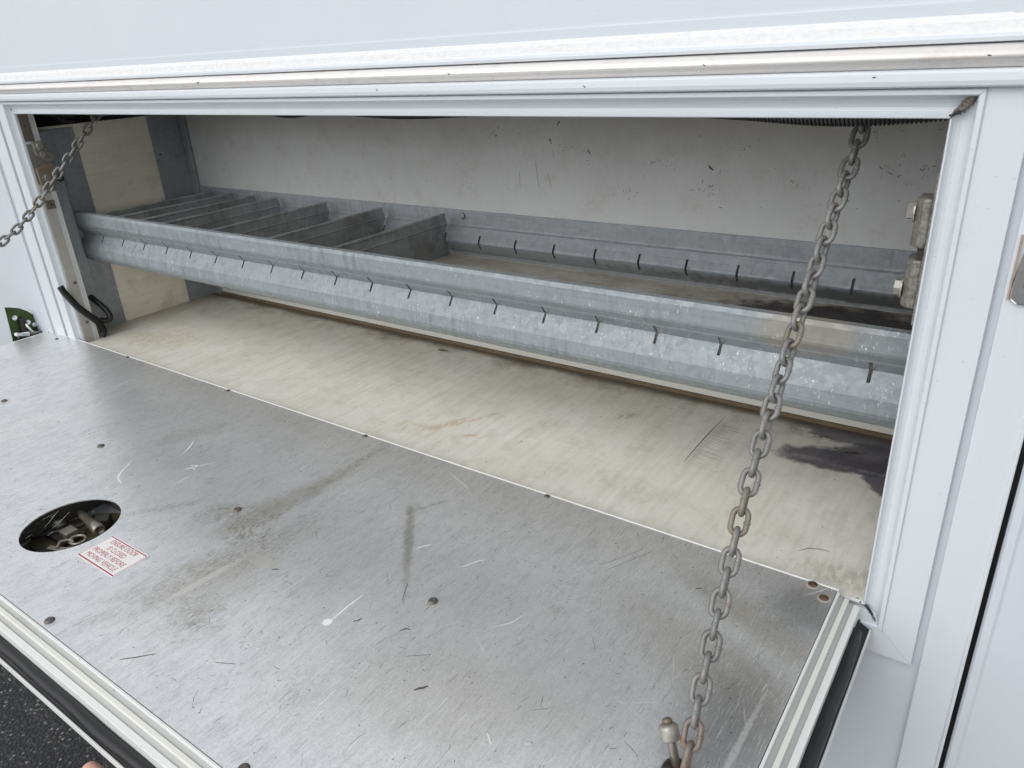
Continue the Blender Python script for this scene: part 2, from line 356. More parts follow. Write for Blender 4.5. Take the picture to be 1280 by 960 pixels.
def tube(path, r, seg=10, bm=None, closed=False, caps=True):
    bm = bm or bmesh.new(); P = [Vector(p) for p in path]; n = len(P); rings = []
    up = None
    for i, p in enumerate(P):
        if closed: t = P[(i+1) % n]-P[(i-1) % n]
        else: t = P[min(i+1, n-1)]-P[max(i-1, 0)]
        t.normalize()
        if up is None: up = t.orthogonal().normalized()
        up = (up - t*up.dot(t)).normalized(); s = t.cross(up)
        rr = r[i] if isinstance(r, (list, tuple)) else r
        rings.append([bm.verts.new(p+(up*math.cos(2*math.pi*k/seg)+s*math.sin(2*math.pi*k/seg))*rr) for k in range(seg)])
    for i in range(n if closed else n-1):
        a, b = rings[i], rings[(i+1) % n]
        for k in range(seg): bm.faces.new((a[k], a[(k+1) % seg], b[(k+1) % seg], b[k]))
    if caps and not closed: bm.faces.new(rings[0][::-1]); bm.faces.new(rings[-1])
    return bm
def lathe(prof, c, axis=(0, 0, 1), seg=20, bm=None, rad=None):
    bm = bm or bmesh.new(); c = Vector(c); q = Vector(axis).to_track_quat('Z', 'Y'); rings = []
    for (r, z) in prof:
        rings.append([bm.verts.new(c+q@Vector((r*math.cos(2*math.pi*k/seg), r*math.sin(2*math.pi*k/seg), z))) for k in range(seg)])
    for a, b in zip(rings, rings[1:]):
        for k in range(seg): bm.faces.new((a[k], a[(k+1) % seg], b[(k+1) % seg], b[k]))
    bm.faces.new(rings[0][::-1]); bm.faces.new(rings[-1]); return bm
def spline(pts, per=8):
    P = [Vector(p) for p in pts]; P = [2*P[0]-P[1]]+P+[2*P[-1]-P[-2]]; out = []
    for i in range(1, len(P)-2):
        a, b, c, d = P[i-1:i+3]
        for k in range(per):
            t = k/per
            out.append(.5*((2*b)+(c-a)*t+(2*a-5*b+4*c-d)*t*t+(3*b-a-3*c+d)*t**3))
    out.append(P[-2]); return out
def screw(c, axis, r, h, mat, parent, name='rivet', label=None, cross=True):
    """domed head with a cross recess"""
    prof = [(r, 0), (r*.98, h*.35), (r*.8, h*.75), (r*.5, h*.96), (r*.25, h*.92 if cross else h), (r*.02, h*.55 if cross else h*1.02)]
    o = obj(name, lathe(prof, c, axis, 16), mat, parent, True, loc=c, label=label)
    return o
def hexbolt(c, axis, r, h, mat, parent, name='bolt', spin=0):
    bm = lathe([(r*1.35, 0), (r*1.35, h*.18), (r*1.3, h*.2)], c, axis, 20)
    q = Vector(axis).to_track_quat('Z', 'Y'); cc = Vector(c)
    rr = []
    for z, k in ((h*.2, 1), (h*.9, 1), (h, .85)):
        rr.append([bm.verts.new(cc+q@Vector((r*k*math.cos(spin+i*math.pi/3), r*k*math.sin(spin+i*math.pi/3), z))) for i in range(6)])
    for a, b in zip(rr, rr[1:]):
        for i in range(6): bm.faces.new((a[i], a[(i+1) % 6], b[(i+1) % 6], b[i]))
    bm.faces.new(rr[0][::-1]); bm.faces.new(rr[-1])
    return obj(name, bm, mat, parent)

# ------------------------------------------------------------------ ground
bm = bmesh.new(); vs = [bm.verts.new(p) for p in ((-400, -400, -.95), (400, -400, -.95), (400, 400, -.95), (-400, 400, -.95))]; bm.faces.new(vs)
obj('ground', bm, ASPH, kind='structure')

# ------------------------------------------------------------------ truck body with the locker
XL, XR, ZB, ZT = -1.643, 0.0, 0.0, .491
body = thing('truck_body', 'white truck body side with a long open locker, white frame and grey inside panels', 'truck body', (0, .05, 0))
HX = -1.706                                                  # left trim starts
# outer skins round the opening (opening in the skin is a little larger than the frame lip)
o_ = .03
obj('side_panel', B(((XR+o_, 0, -.75), (.1000, .02, .575))), PAINT, body, label='white panel right of the locker opening')
obj('side_panel', B(((-1.7480, 0, -.75), (XL-o_, .02, .575))), PAINT, body, label='white panel left of the locker opening')
obj('side_panel', B(((XL-o_, 0, -.75), (XR+o_, .02, ZB-o_))), PAINT, body, label='white panel below the locker sill')
obj('side_panel', B(((XL-o_, .001, ZT+o_), (XR+o_, .02, .575))), PAINT, body, label='white strip above the locker opening')
# upper body side above the rails, leaning back slightly as it rises
obj('upper_panel', prism([(.004, .5655), (.03, .5655), (.05, 2.2), (.022, 2.2)], 0, -4.5, 2.2), PAINT, body)
obj('sealant_band', prism([(-.0065, .5485), (.004, .5485), (.0045, .5665), (.002, .5668), (-.0045, .561)], 0, -4.5, 2.2), SPECK, body)
obj('panel_lip', prism([(-.010, .5490-.0025), (.0, .5490-.0025), (.0, .5525), (-.008, .5525), (-.0105, .550)], 0, -4.5, 2.2), FRAME, body, bevel=.0006)
# bare aluminium rub rail, rounded nose over a concave underside
rp = [(.0, .5452), (-.0085, .5452), (-.0125, .5440), (-.016, .5420), (-.0185, .5390), (-.0190, .5365), (-.0175, .5345), (-.0145, .5330), (-.013, .5310), (-.0125, .5290), (0, .5290)]
obj('rub_rail', prism(rp, 0, -4.5, 2.2), RUB, body, True)
cr = [(.0, .5287), (-.0105, .5287), (-.0150, .5278), (-.0165, .5255), (-.0168, .5200), (-.0160, .5165), (-.0145, .5150), (-.0095, .5146), (-.008, .5155), (0, .5155)]
obj('cant_rail', prism(cr, 0, -4.5, 2.2), FRAME, body, bevel=.0008)
# locker frame: one lipped section mitred round the opening
FP = [(0, .028), (-.0005, .0), (.0004, -.0025), (.0014, -.0028), (.0020, -.0012), (.0030, .0020), (.0050, .0042), (.008, .0052), (.011, .0046), (.0138, .0026), (.0158, -.0010), (.0170, -.0050), (.0178, -.0092), (.0186, -.0102), (.0220, -.0102), (.0228, -.0092), (.0232, -.0076), (.0545, -.0076), (.0550, -.0070), (.0550, .0006), (.03, .0006), (.03, .028)]
def frame_piece(side):
    bm = bmesh.new(); rings = []
    for end in (0, 1):
        r = []
        for d, y in FP:
            dt = d if d < .0235 else d                       # mitre
            if side == 'R': p = (XR+d, y, (ZB-dt, ZT+dt)[end])
            if side == 'L': p = (XL-d, y, (ZB-dt, ZT+dt)[end])
            if side == 'B': p = ((XL-dt, XR+dt)[end], y, ZB-d)
            if side == 'T': p = ((XL-dt, XR+dt)[end], y, ZT+min(d, .0238))
            if side in 'RL' and end == 1: p = (p[0], p[1], min(p[2], ZT+.0238))
            r.append(bm.verts.new(p))
        rings.append(r)
    n = len(FP)
    for i in range(n):
        q = (rings[0][i], rings[0][(i+1) % n], rings[1][(i+1) % n], rings[1][i])
        bm.faces.new(q)
    bm.faces.new(rings[0]); bm.faces.new(rings[1][::-1]); bmesh.ops.remove_doubles(bm, verts=bm.verts, dist=1e-6)
    return bm
gap = .0004
for sd_, lb in (('R', 'right upright of the locker frame'), ('L', 'left upright of the locker frame'), ('B', 'sill of the locker frame'), ('T', 'head of the locker frame')):
    o = obj('locker_frame', frame_piece(sd_), FRAME, body, label=lb)
    if sd_ in 'BT': o.scale = (1-gap, 1, 1); o.location.x += (XR+XL)/2*gap
# raised trims beside the frame
def tr(x0, x1, nm, y=-.009): 
    pts = [(x0, .0), (x0, y+.001), (x0+.001, y), (x1-.004, y), (x1-.0025, y-.002), (x1-.0006, y-.002), (x1, y-.001), (x1, 0)]
    return obj('side_trim', prism(pts, 2, -.75, .5145), FRAME, body, bevel=.0005)
tr(.0625, .1005, 'r'); 
obj('side_trim', prism([(-1.7485, 0), (-1.7485, -.011), (-1.747, -.013), (-1.745, -.013), (-1.7435, -.011), (-1.706, -.010), (-1.705, -.009), (-1.705, 0)], 2, -.75, .5145), FRAME, body, bevel=.0005)
obj('door_seal', B(((.1008, .004, -.75), (.1050, .012, .5145))), RUBBER, body, label='black rubber gap right of the locker')
obj('door_seal', B(((-1.7530, -.004, -.75), (-1.7490, .004, .5145))), RUBBER, body, label='black gap line left of the locker')
# interior
LX, BY = -1.706, .395
obj('locker_floor', B(((LX, .0285, -.012), (.28, BY, .0010)), ((XL+.0005, -.0012, .0001), (XR-.0005, .0285, .0010))), FLOORM, body)
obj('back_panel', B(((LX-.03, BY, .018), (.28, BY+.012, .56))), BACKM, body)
obj('back_skirting', B(((LX, BY-.004, .0060), (.28, BY+.008, .0175))), PLAIN, body)
obj('skirting_gap', B(((LX, BY-.0075, .0008), (.28, BY-.004, .0075))), simple('brown_dirt_line', (.15, .115, .075), .8, 0, 60, .5), body)
obj('locker_ceiling', B(((LX-.1, .03, .56), (.3, BY+.02, .575))), PLAIN, body)
obj('ceiling_beam', B(((LX-.1, .022, .505), (.3, .030, .56))), DARK, body)
obj('end_panel', B(((.28, .02, -.012), (.29, BY+.02, .575))), BACKM, body)
obj('end_board', B(((LX-.012, .022, 0), (LX, BY, .457))), CREAM, body, label='cream plywood board at the left end of the locker')
obj('end_backing', B(((LX-.1, .02, .457), (LX-.09, BY+.02, .56)), ((LX-.09, .02, .44), (LX-.012, BY+.02, .457))), DARK, body)
# galvanised posts in the left corners
bm = B(((LX, .075, 0), (LX+.003, .133, .452)), ((LX, .0225, 0), (LX+.022, .075, .452)))
obj('corner_post', bm, GALVD, body, bevel=.002, label='front galvanised post at the left end')
bm = B(((LX, .306, 0), (LX+.003, .386, .545)), ((LX, .386, 0), (LX+.0245, .3945, .545)))
bmesh.ops.translate(bm, verts=bm.verts, vec=(0, 0, 0))
obj('corner_post', bm, GALVD, body, bevel=.002, label='rear galvanised angle at the left end')
obj('jamb_strip', B(((XL-.006, .0285, 0), (XL-.001, .0345, .49))), PLAIN, body)
obj('jamb_cover', B(((XL+.0001, .0022, .0012), (XL+.0012, .0225, .352))), simple('grey_beige_strip', (.42, .40, .36), .5), body, bevel=.0006)
for z in (.138, .0465): screw((XL+.0012, .0165, z), (1, 0, 0), .0035, .002, RIVET, body, 'screw')
BRN = simple('dirty_brown_steel', (.17, .15, .12), .5, .5)
obj('cover_plate', B(((XL+.0001, .003, .437), (XL+.0018, .022, .489))), BRN, body)
obj('cover_plate', B(((XL+.0013, .006, .300), (XL+.0024, .024, .318))), BRN, body)
screw((XL+.0018, .0105, .466), (1, 0, 0), .0025, .0012, SCREWR, body, 'screw')
screw((XL+.0024, .0165, .309), (1, 0, 0), .0025, .0012, SCREWR, body, 'screw')
screw((LX+.003, .362, .357), (1, 0, 0), .006, .003, BOLT, body, 'bolt_head')
screw((LX+.003, .3197, .3684), (1, 0, 0), .003, .001, RIVET, body, 'screw')
screw((-1.699, .3865, .397), (0, -1, 0), .0035, .002, BOLT, body, 'screw')
# ring grommet on the front post
bm = bmesh.new(); tube([(LX+.0235, .068+.0065*math.cos(a), .354+.0065*math.sin(a)) for a in [k*math.pi/8 for k in range(16)]], .0018, 8, bm, True)
obj('grommet', bm, RUBBER, body, True)
# latches on both uprights
def latch(sx, x0, lab):
    """pair of bolted latch blocks standing off the upright at x0, sx is the inward direction"""
    k = obj('latch', B(((x0, .024, .305), (x0+sx*.004, .062, .445))), LATCH, body, bevel=.0015, label=lab)
    def blk(z0, z1, t, y0, y1):
        out = [(x0+sx*.0035, y0), (x0+sx*(.0035+t*.55), y0), (x0+sx*(.0035+t), y0+.009), (x0+sx*(.0035+t), y1), (x0+sx*.0035, y1)]
        return obj('latch_block', prism(out, 2, z0, z1), LATCH, k, bevel=.0022)
    blk(.378, .422, .0135, .024, .054); blk(.320, .366, .0145, .028, .058)
    obj('latch_neck', B(((x0+sx*.004, .030, .366), (x0+sx*.010, .050, .378))), DARK, k)
    hexbolt((x0+sx*.0168, .038, .408), (sx, 0, 0), .0075, .008, BOLT, k, spin=.3)
    hexbolt((x0+sx*.0178, .042, .336), (sx, 0, 0), .0075, .008, BOLT, k, spin=.1)
    return k
latch(-1, XR-.001, 'steel latch blocks on the right upright')
kl = obj('latch', B(((XL-.001, .003, .334), (XL+.001, .036, .432))), LATCH, body, bevel=.001, label='worn steel latch with hooked jaw on the left upright')
obj('latch_block', prism([(.012, .436), (.036, .436), (.037, .418), (.047, .408), (.049, .399), (.037, .392), (.030, .397), (.014, .409)], 0, XL+.001, XL+.008), LATCH, kl, bevel=.0015)
obj('latch_block', prism([(.006, .384), (.040, .392), (.046, .384), (.040, .372), (.034, .345), (.008, .338)], 0, XL+.001, XL+.006), rusty('orange_latch_steel', (.33, .27, .20), .45, .6, .5, 60), kl, bevel=.0015)
hexbolt((XL+.008, .0235, .427), (1, 0, 0), .0070, .006, BOLT, kl, spin=.2)
hexbolt((XL+.006, .0265, .410), (1, 0, 0), .0065, .004, BOLT, kl, spin=.5)
hexbolt((XL+.006, .0215, .364), (1, 0, 0), .0065, .006, BOLT, kl, spin=.1)
# torn sealant in the corners of the frame
def crumb(c, r, n, seed, flat=(1, .4, 1), mat=SEALANT, nm='sealant_crumb'):
    rnd = random.Random(seed); bm = bmesh.new()
    for i in range(n):
        m_ = Matrix.Translation((c[0]+rnd.uniform(-r, r)*flat[0], c[1]+rnd.uniform(-r, r)*.2, c[2]+rnd.uniform(-r, r)*flat[2]))
        g = bmesh.ops.create_icosphere(bm, subdivisions=2, radius=r*rnd.uniform(.35, .6), matrix=m_ @ Matrix.Diagonal((1, .5, 1, 1)))
        for v in g['verts']: v.co += Vector([rnd.uniform(-1, 1)*r*.13 for _ in range(3)])
    return obj(nm, bm, mat, body, False)
def smear(pts, mat, seed, y=-.0035, th=.0022):
    """torn lump following the mitre: pts = (x, z, half width)"""
    q = random.Random(seed); bm = bmesh.new(); P = spline([(x, w, z) for x, z, w in pts], 6); rows = []
    for i, p in enumerate(P):
        t = (P[min(i+1, len(P)-1)]-P[max(i-1, 0)]); n_ = Vector((-t.z, 0, t.x)).normalized(); w = max(.0004, p.y)*q.uniform(.75, 1.2); row = []
        for k in range(7):
            u = k/6*2-1; j = q.uniform(-.18, .18)*w
            row.append(bm.verts.new((p.x+n_.x*(u*w+j), y-th*math.sqrt(max(0, 1-u*u))*q.uniform(.5, 1.2), p.z+n_.z*(u*w+j))))
        rows.append(row)
    for a_, b_ in zip(rows, rows[1:]):
        for k in range(6): bm.faces.new((a_[k], a_[k+1], b_[k+1], b_[k]))
    for row in rows: pass
    return obj('torn_sealant', bm, mat, body, True)
smear([(.0005, .4915, .0010), (.003, .4955, .0022), (.0065, .4985, .0034), (.010, .5025, .0040), (.0135, .5065, .0034), (.0165, .5080, .0022)], SEALANT, 1, y=.0005, th=.0050)
smear([(.001, .4935, .0008), (.004, .4955, .0014), (.0075, .4955, .0013)], MARKB, 2, y=-.0035)
smear([(.0105, .5090, .0012), (.0135, .5098, .0020), (.0170, .5085, .0012)], MARKB, 3, y=-.0035)
smear([(-.004, -.0002, .0008), (.0005, -.0022, .0016), (.0045, -.0050, .0018), (.0085, -.0098, .0014), (.0110, -.0140, .0009), (.0160, -.0190, .0007)], MARKB, 4, y=-.0006, th=.0022)
smear([(.0105, -.0105, .0006), (.0125, -.0140, .0009), (.0150, -.0180, .0006)], SEALANT, 6, y=-.0035, th=.002)
crumb((.001, -.002, .4925), .0020, 3, 3, mat=MARKB)
for i_, (cx_, cz_) in enumerate(((-.003, -.001), (.001, -.003), (.004, -.006), (.007, -.010), (.0105, -.0135), (.0145, -.0175))): crumb((cx_, .0005-.0006*i_, cz_), .0010, 3, 20+i_, mat=(MARKB, SEALANT)[i_ % 2])
crumb((-.0065, .001, .0012), .0015, 4, 7, mat=MARKB)
crumb((XL-.007, -.0015, .5005), .003, 3, 8, mat=MARKB)
# wires crammed above the end board
wb = obj('wiring', tube(spline([(-1.70, .04, .50), (-1.66, .10, .478), (-1.60, .13, .495), (-1.56, .2, .49)]), .006, 8), BLACKP, body, True)
obj('wire', tube(spline([(-1.70, .10, .47), (-1.67, .12, .462), (-1.66, .09, .475), (-1.64, .07, .50)]), .003, 8), BLACKP, wb, True)
obj('wire', tube(spline([(-1.66, .05, .51), (-1.62, .16, .475), (-1.58, .22, .50)]), .004, 8), simple('grey_sleeve', (.12, .12, .12), .5), wb, True)
q = random.Random(31); bm = bmesh.new()
for (x, y, z, n_) in ((-.72, -.0192, .5372, 3), (-.50, -.0192, .5375, 4), (-.33, -.0168, .5215, 1), (-.98, -.0192, .538, 2), (-.20, -.0192, .537, 1), (-1.2, -.0168, .522, 1), (-.06, -.0168, .5225, 1), (-.62, -.0168, .5225, 1), (.02, -.0192, .537, 1)):
    for k in range(n_):
        g = bmesh.ops.create_icosphere(bm, subdivisions=1, radius=.0011*q.uniform(.5, 1.1), matrix=Matrix.Translation((x+q.uniform(-.003, .003), y, z+q.uniform(-.0012, .0012))) @ Matrix.Rotation(q.uniform(0, 3), 4, 'Y') @ Matrix.Diagonal((1.8, .3, .5, 1)))
obj('dirt_specks', bm, MARKB, body, kind='stuff')
# tiny marks on the back panel and floor
def ribbons(items, plane, off, mat, name, parent, label=None):
    """thin tapered strokes: items = [(pts2d, width)], plane gives the two axes"""
    bm = bmesh.new(); ax = 3-plane[0]-plane[1]
    for pts, w in items:
        L, n = [], len(pts)
        for i, p in enumerate(pts):
            a = Vector(pts[max(i-1, 0)]); b = Vector(pts[min(i+1, n-1)]); t = (b-a); t = t.normalized() if t.length > 0 else Vector((1, 0))
            nn = Vector((-t.y, t.x))*w*.5*(.25+.75*math.sin(math.pi*(i+.35)/(n-.3)))
            row = []
            for q in (Vector(p)+nn, Vector(p)-nn):
                c = [0, 0, 0]; c[plane[0]] = q.x; c[plane[1]] = q.y; c[ax] = off; row.append(bm.verts.new(c))
            L.append(row)
        for a, b in zip(L, L[1:]): bm.faces.new((a[0], a[1], b[1], b[0]))
    return obj(name, bm, mat, parent, kind='stuff')
def stroke(rnd, x, y, ln, ang, bend=.25, n=4):
    pts = [(x, y)]
    for i in range(n):
        x += math.cos(ang)*ln/n; y += math.sin(ang)*ln/n; ang += rnd.uniform(-bend, bend); pts.append((x, y))
    return pts
rnd = random.Random(3)
it = []
centres = [(-.61, .40), (-.43, .385), (-.35, .35), (-.37, .345), (-.49, .335), (-.56, .395), (-.82, .33), (-.12, .43), (-.1, .38), (-.22, .36), (-.30, .41), (-.75, .42), (-.06, .39), (-.18, .33)]
itg = []
for k in range(420):
    cx, cz = rnd.choice(centres) if rnd.random() < .75 else (rnd.uniform(-1.4, -.03), rnd.uniform(.3, .44))
    sp = rnd.choice((.006, .012, .02)); q_ = (stroke(rnd, cx+rnd.gauss(0, sp), cz+rnd.gauss(0, sp*.6), rnd.choice((.0006, .001, .0016, .003, .007)), rnd.uniform(0, math.pi), .9), rnd.uniform(.0004, .0012))
    (it if k % 5 == 0 else itg).append(q_)
it += [([(-.613, .4455), (-.616, .4425), (-.619, .438)], .0022), ([(-.636, .4165), (-.634, .414), (-.631, .4145)], .003), ([(-.634, .411), (-.631, .4085)], .0022),
       ([(-.561, .401), (-.558, .397), (-.557, .393)], .0018), ([(-.70, .36), (-.7, .33)], .0007), ([(-.665, .38), (-.662, .35), (-.66, .335)], .0007), ([(-.63, .40), (-.627, .385)], .0007), ([(-.64, .36), (-.635, .335)], .0007),
       ([(-.352, .384), (-.350, .380), (-.345, .377)], .003)]
ribbons(it, (0, 2), BY-.0003, MARKB, 'scuff_marks', body)
ribbons(itg, (0, 2), BY-.0002, simple('grey_scuff', (.24, .235, .22), .6, 0, 200, .4), 'scuff_marks', body)
it = []
for k in range(90):
    it.append((stroke(rnd, rnd.uniform(-1.5, -.03), rnd.uniform(.02, .33), rnd.choice((.001, .0015, .0025)), rnd.uniform(0, 6), .4), rnd.uniform(.0008, .0018)))
it += [([(-.083, .052), (-.075, .062), (-.062, .068), (-.052, .068)], .0013), (stroke(rnd, -.281, .177, .165, R(92), .03, 6), .0014)]
for k in range(26): it.append((stroke(rnd, -.285, .20+k*.0048, rnd.uniform(.01, .055), R(rnd.uniform(-14, -2)), .03), .0006))
ribbons(it, (0, 1), .0012, MARKD, 'scuff_marks', body)
bm = bmesh.new()
for (x, y, r) in ((-.128, .352, .004), (-.12, .349, .003), (-.135, .345, .002), (-.085, .318, .006), (-.078, .322, .005), (-.092, .315, .003), (-.105, .313, .002), (-.112, .306, .0016), (-.107, .322, .002), (-.07, .328, .003)):
    for k in range(2):
        a0 = rnd.uniform(0, 6); vs = [bm.verts.new((x+rnd.uniform(-.5, .5)*r+r*rnd.uniform(.5, 1.2)*math.cos(a0+i*1.05)*1.4, y+r*rnd.uniform(.4, 1)*math.sin(a0+i*1.05)*.6, .0013+k*.0002)) for i in range(6)]; bm.faces.new(vs)
obj('dark_spill', bm, simple('dried_brown_spill', (.035, .018, .012), .35), body, kind='stuff')

# ------------------------------------------------------------------ panels next door
nd = thing('neighbouring_door', 'plain white door panel right of the black gap, chrome catch at the photo edge', 'door', (.5, -.006, 0))
pts = [(.1054, .02), (.1054, -.004), (.1075, -.007), (.1142, -.0075), (.117, -.006), (1.2, -.006), (1.2, .02)]
obj('door_skin', prism(pts, 2, -.75, .5145), PAINT, nd)
ca = thing('door_catch', 'worn chrome catch plate at the right edge of the photo', 'catch', (.083, -.008, .37))
obj('catch_plate', prism([(.0665, .352), (.072, .3475), (.125, .3475), (.125, .44), (.078, .44), (.0735, .43), (.0665, .362)], 1, -.013, -.0085), simple('worn_chrome', (.82, .83, .84), .16, .9, 90, .08), ca, bevel=.002, segs=3)
obj('catch_socket', lathe([(.009, 0), (.009, .002), (.0065, .0025), (.006, .0005), (.001, .0)], (.0835, -.013, .367), (0, -1, 0), 24), simple('dark_chrome', (.12, .115, .11), .25, .9), ca, True)
obj('worn_edge', prism([(.0650, .352), (.0665, .352), (.0672, .405), (.0655, .405)], 1, -.0125, -.0065), simple('brown_worn_edge', (.36, .29, .24), .6, .2, 200, .5), ca)
lp = thing('side_panel_section', 'white body panel left of the black seam, behind the left chain', 'panel', (-3, -.01, 0))
obj('panel_skin', prism([(-1.7535, .02), (-1.7535, -.012), (-1.755, -.015), (-4.5, -.015), (-4.5, .02)], 2, -.75, .5145), PAINT, lp, bevel=.001)

# ------------------------------------------------------------------ drop-down hatch
DX0, DX1, DY0, DY1, DZ = -1.781, -.0255, -.5115, -.0085, .010
hatch = thing('hatch_door', 'lowered locker hatch faced with scratched aluminium sheet, round cutout and red printed sticker', 'hatch', ((DX0+DX1)/2, DY1, -.02))
HC, HR = (-.9079, -.3925), .0610
def sheet_bm(z0, z1, x0, x1, y0, y1, hole):
    bm = bmesh.new()
    o4 = [bm.verts.new(p) for p in ((x0, y0, z1), (x1, y0, z1), (x1, y1, z1), (x0, y1, z1))]
    es = [bm.edges.new((o4[i], o4[(i+1) % 4])) for i in range(4)]
    if hole:
        h = [bm.verts.new((HC[0]+HR*math.cos(2*math.pi*k/64), HC[1]+HR*math.sin(2*math.pi*k/64), z1)) for k in range(64)]
        es += [bm.edges.new((h[i], h[(i+1) % 64])) for i in range(64)]
    bmesh.ops.triangle_fill(bm, use_beauty=True, edges=es)
    fs = list(bm.faces); g = bmesh.ops.extrude_face_region(bm, geom=fs)
    for v in [e for e in g['geom'] if isinstance(e, bmesh.types.BMVert)]: v.co.z = z0
    return bm
sheet = obj('aluminium_sheet', sheet_bm(DZ-.0016, DZ, DX0, DX1-.0006, DY0+.0006, DY1, True), ALU, hatch)
obj('core_panel', B(((DX0+.002, DY0+.002, -.030), (HC[0]-.085, DY1-.004, DZ-.0018)), ((HC[0]+.085, DY0+.002, -.030), (DX1-.001, DY1-.004, DZ-.0018)),
    ((HC[0]-.085, HC[1]+.08, -.030), (HC[0]+.085, DY1-.004, DZ-.0018)), ((HC[0]-.085, DY0+.002, -.030), (HC[0]+.085, HC[1]-.08, DZ-.0018))), simple('insulation_core', (.09, .085, .07), .8), hatch)
def sweep_u(prof, mat, name, label=None, smooth=False, yb=DY1-.003, wav=0):
    bm = bmesh.new(); cols = []
    for d, z in prof:
        dd = d
        path = [(DX1+dd, yb), (DX1+dd, DY0-dd), (DX0-dd, DY0-dd), (DX0-dd, yb)]
        cols.append([bm.verts.new((x, y, z)) for x, y in path])
    n = len(prof)
    for i in range(n):
        a, b = cols[i], cols[(i+1) % n]
        for k in range(3): bm.faces.new((a[k], a[k+1], b[k+1], b[k]))
    bm.faces.new([c[0] for c in cols]); bm.faces.new([c[3] for c in cols][::-1])
    return obj(name, bm, mat, hatch, smooth, label=label)
sweep_u([(0, -.028), (0, DZ-.0002), (.0004, DZ+.0004), (.0024, DZ+.0004), (.0028, DZ), (.0028, -.028)], DOORTRIM, 'edge_profile')
sweep_u([(.0029, -.028), (.0029, .0060), (.0078, .0040), (.0078, -.028)], GROOVE_SHADE, 'edge_groove')  # groove shading comes from the grey colour
sweep_u([(.0079, -.028), (.0079, .0052), (.0084, .0058), (.0124, .0058), (.0129, .0052), (.0129, -.028)], CREAMTRIM, 'edge_bead')
sweep_u([(.0130, -.028), (.0130, .0015), (.0176, -.0005), (.0176, -.028)], GROOVE_SHADE, 'edge_groove')
sweep_u([(.0177, -.028), (.0177, .0004), (.0182, .0010), (.0238, .0006), (.0243, 0), (.0243, -.028)], DOORTRIM, 'edge_step')
sweep_u([(.001, -.032), (.001, -.0285), (.0365, -.0285), (.0366, -.0245), (.0370, -.0235), (.0382, -.0235), (.0386, -.0245), (.0386, -.032)], DOORTRIM, 'outer_flange')
# hollow rubber bulb seal, kinked slightly at the corners
bm = bmesh.new(); pts = []
def wob(t): return .0010*math.sin(t*9)+.0006*math.sin(t*23+1)
for k in range(31): t = k/30; y = (DY1-.026)+(DY0-.030-(DY1-.026))*t; pts.append((DX1+.030+wob(t*2)*.6-(.004*(1-t)**12), y, -.0155+wob(t)))
for k in range(1, 81): t = k/80; pts.append((DX1+.030+(DX0-DX1-.06)*t, DY0-.030+wob(t*4), -.0155+wob(t*5)*.5))
for k in range(1, 21): t = k/20; pts.append((DX0-.030, DY0-.030+(DY1-.02-DY0)*t, -.0155))
seal = obj('rubber_seal', tube(pts, .0066, 14, bm), RUBBER, hatch, True)
sweep_u([(.0246, -.0283), (.0246, -.0165), (.0262, -.0150), (.0270, -.0185), (.0345, -.0235), (.0362, -.0240), (.0362, -.0283)], RUBBER, 'seal_strip')
obj('outer_skin', B(((DX0+.001, DY0+.001, -.036), (DX1-.001, DY1-.004, -.0323))), PAINT, hatch)
obj('hinge_strip', prism([(DY1+.0002, DZ-.004), (DY1+.0002, DZ+.0006), (DY1+.0018, DZ+.0008), (DY1+.0026, DZ-.0002), (DY1+.0026, DZ-.004)], 0, DX0+.002, DX1+.001), DOORTRIM, hatch)
# rivets
for x in (-.390, -.738, -1.094, -1.440): screw((x, -.2530, DZ), (0, 0, 1), .0056, .0028, RIVET, hatch)
for x in (-.390, -.7345, -1.09): screw((x, -.5020 if x > -.5 else -.5020, DZ), (0, 0, 1), .0056, .0028, RIVET, hatch)
for x in (-.395, -.738, -1.094, -1.44, -1.705): screw((x, -.0125 if x > -1.5 else -.030, DZ), (0, 0, 1), .0040, .0022, RIVET, hatch)
screw((-1.775, -.012, DZ), (0, 0, 1), .0045, .002, RIVET, hatch)
for p in ((-.0507, -.0125, DZ), (-.0350, -.0285, DZ)):
    obj('washer', lathe([(.0072, 0), (.0068, .0003), (.004, .0004)], p, (0, 0, 1), 20), simple('pale_ring', (.42, .41, .38), .6, .2), hatch)
    screw((p[0], p[1], DZ+.0004), (0, 0, 1), .0050, .0018, SCREWR, hatch, 'rusty_screw')
# scratches and marks on the sheet
def on_sheet(items, z, mat, nm): ribbons(items, (0, 1), DZ+z, mat, nm, hatch)
rnd = random.Random(11); dk, lt = [], []
for k in range(1100):
    x, y = rnd.uniform(-1.7, -.04), rnd.uniform(-.5, -.02)
    ln = rnd.choice((.002, .003, .005, .007, .011, .02)); a = rnd.gauss(R(90), .35) if rnd.random() < .5 else rnd.uniform(0, math.pi)
    dk.append((stroke(rnd, x, y, ln, a, .3, 4), rnd.uniform(.0002, .00055)))
for k in range(420):
    x, y = rnd.uniform(-1.2, -.04), rnd.uniform(-.5, -.02)
    dk.append((stroke(rnd, x, y, rnd.uniform(.0008, .0028), rnd.uniform(0, 3.1), .9, 3), rnd.uniform(.0004, .0013)))
for k in range(900):
    x, y = rnd.uniform(-1.75, -.03), rnd.uniform(-.5, -.01)
    ln = rnd.choice((.005, .01, .02, .04)); a = rnd.gauss(R(100), .3) if rnd.random() < .55 else rnd.uniform(0, math.pi)
    lt.append((stroke(rnd, x, y, ln, a, .08, 4), rnd.uniform(.00012, .0003)))
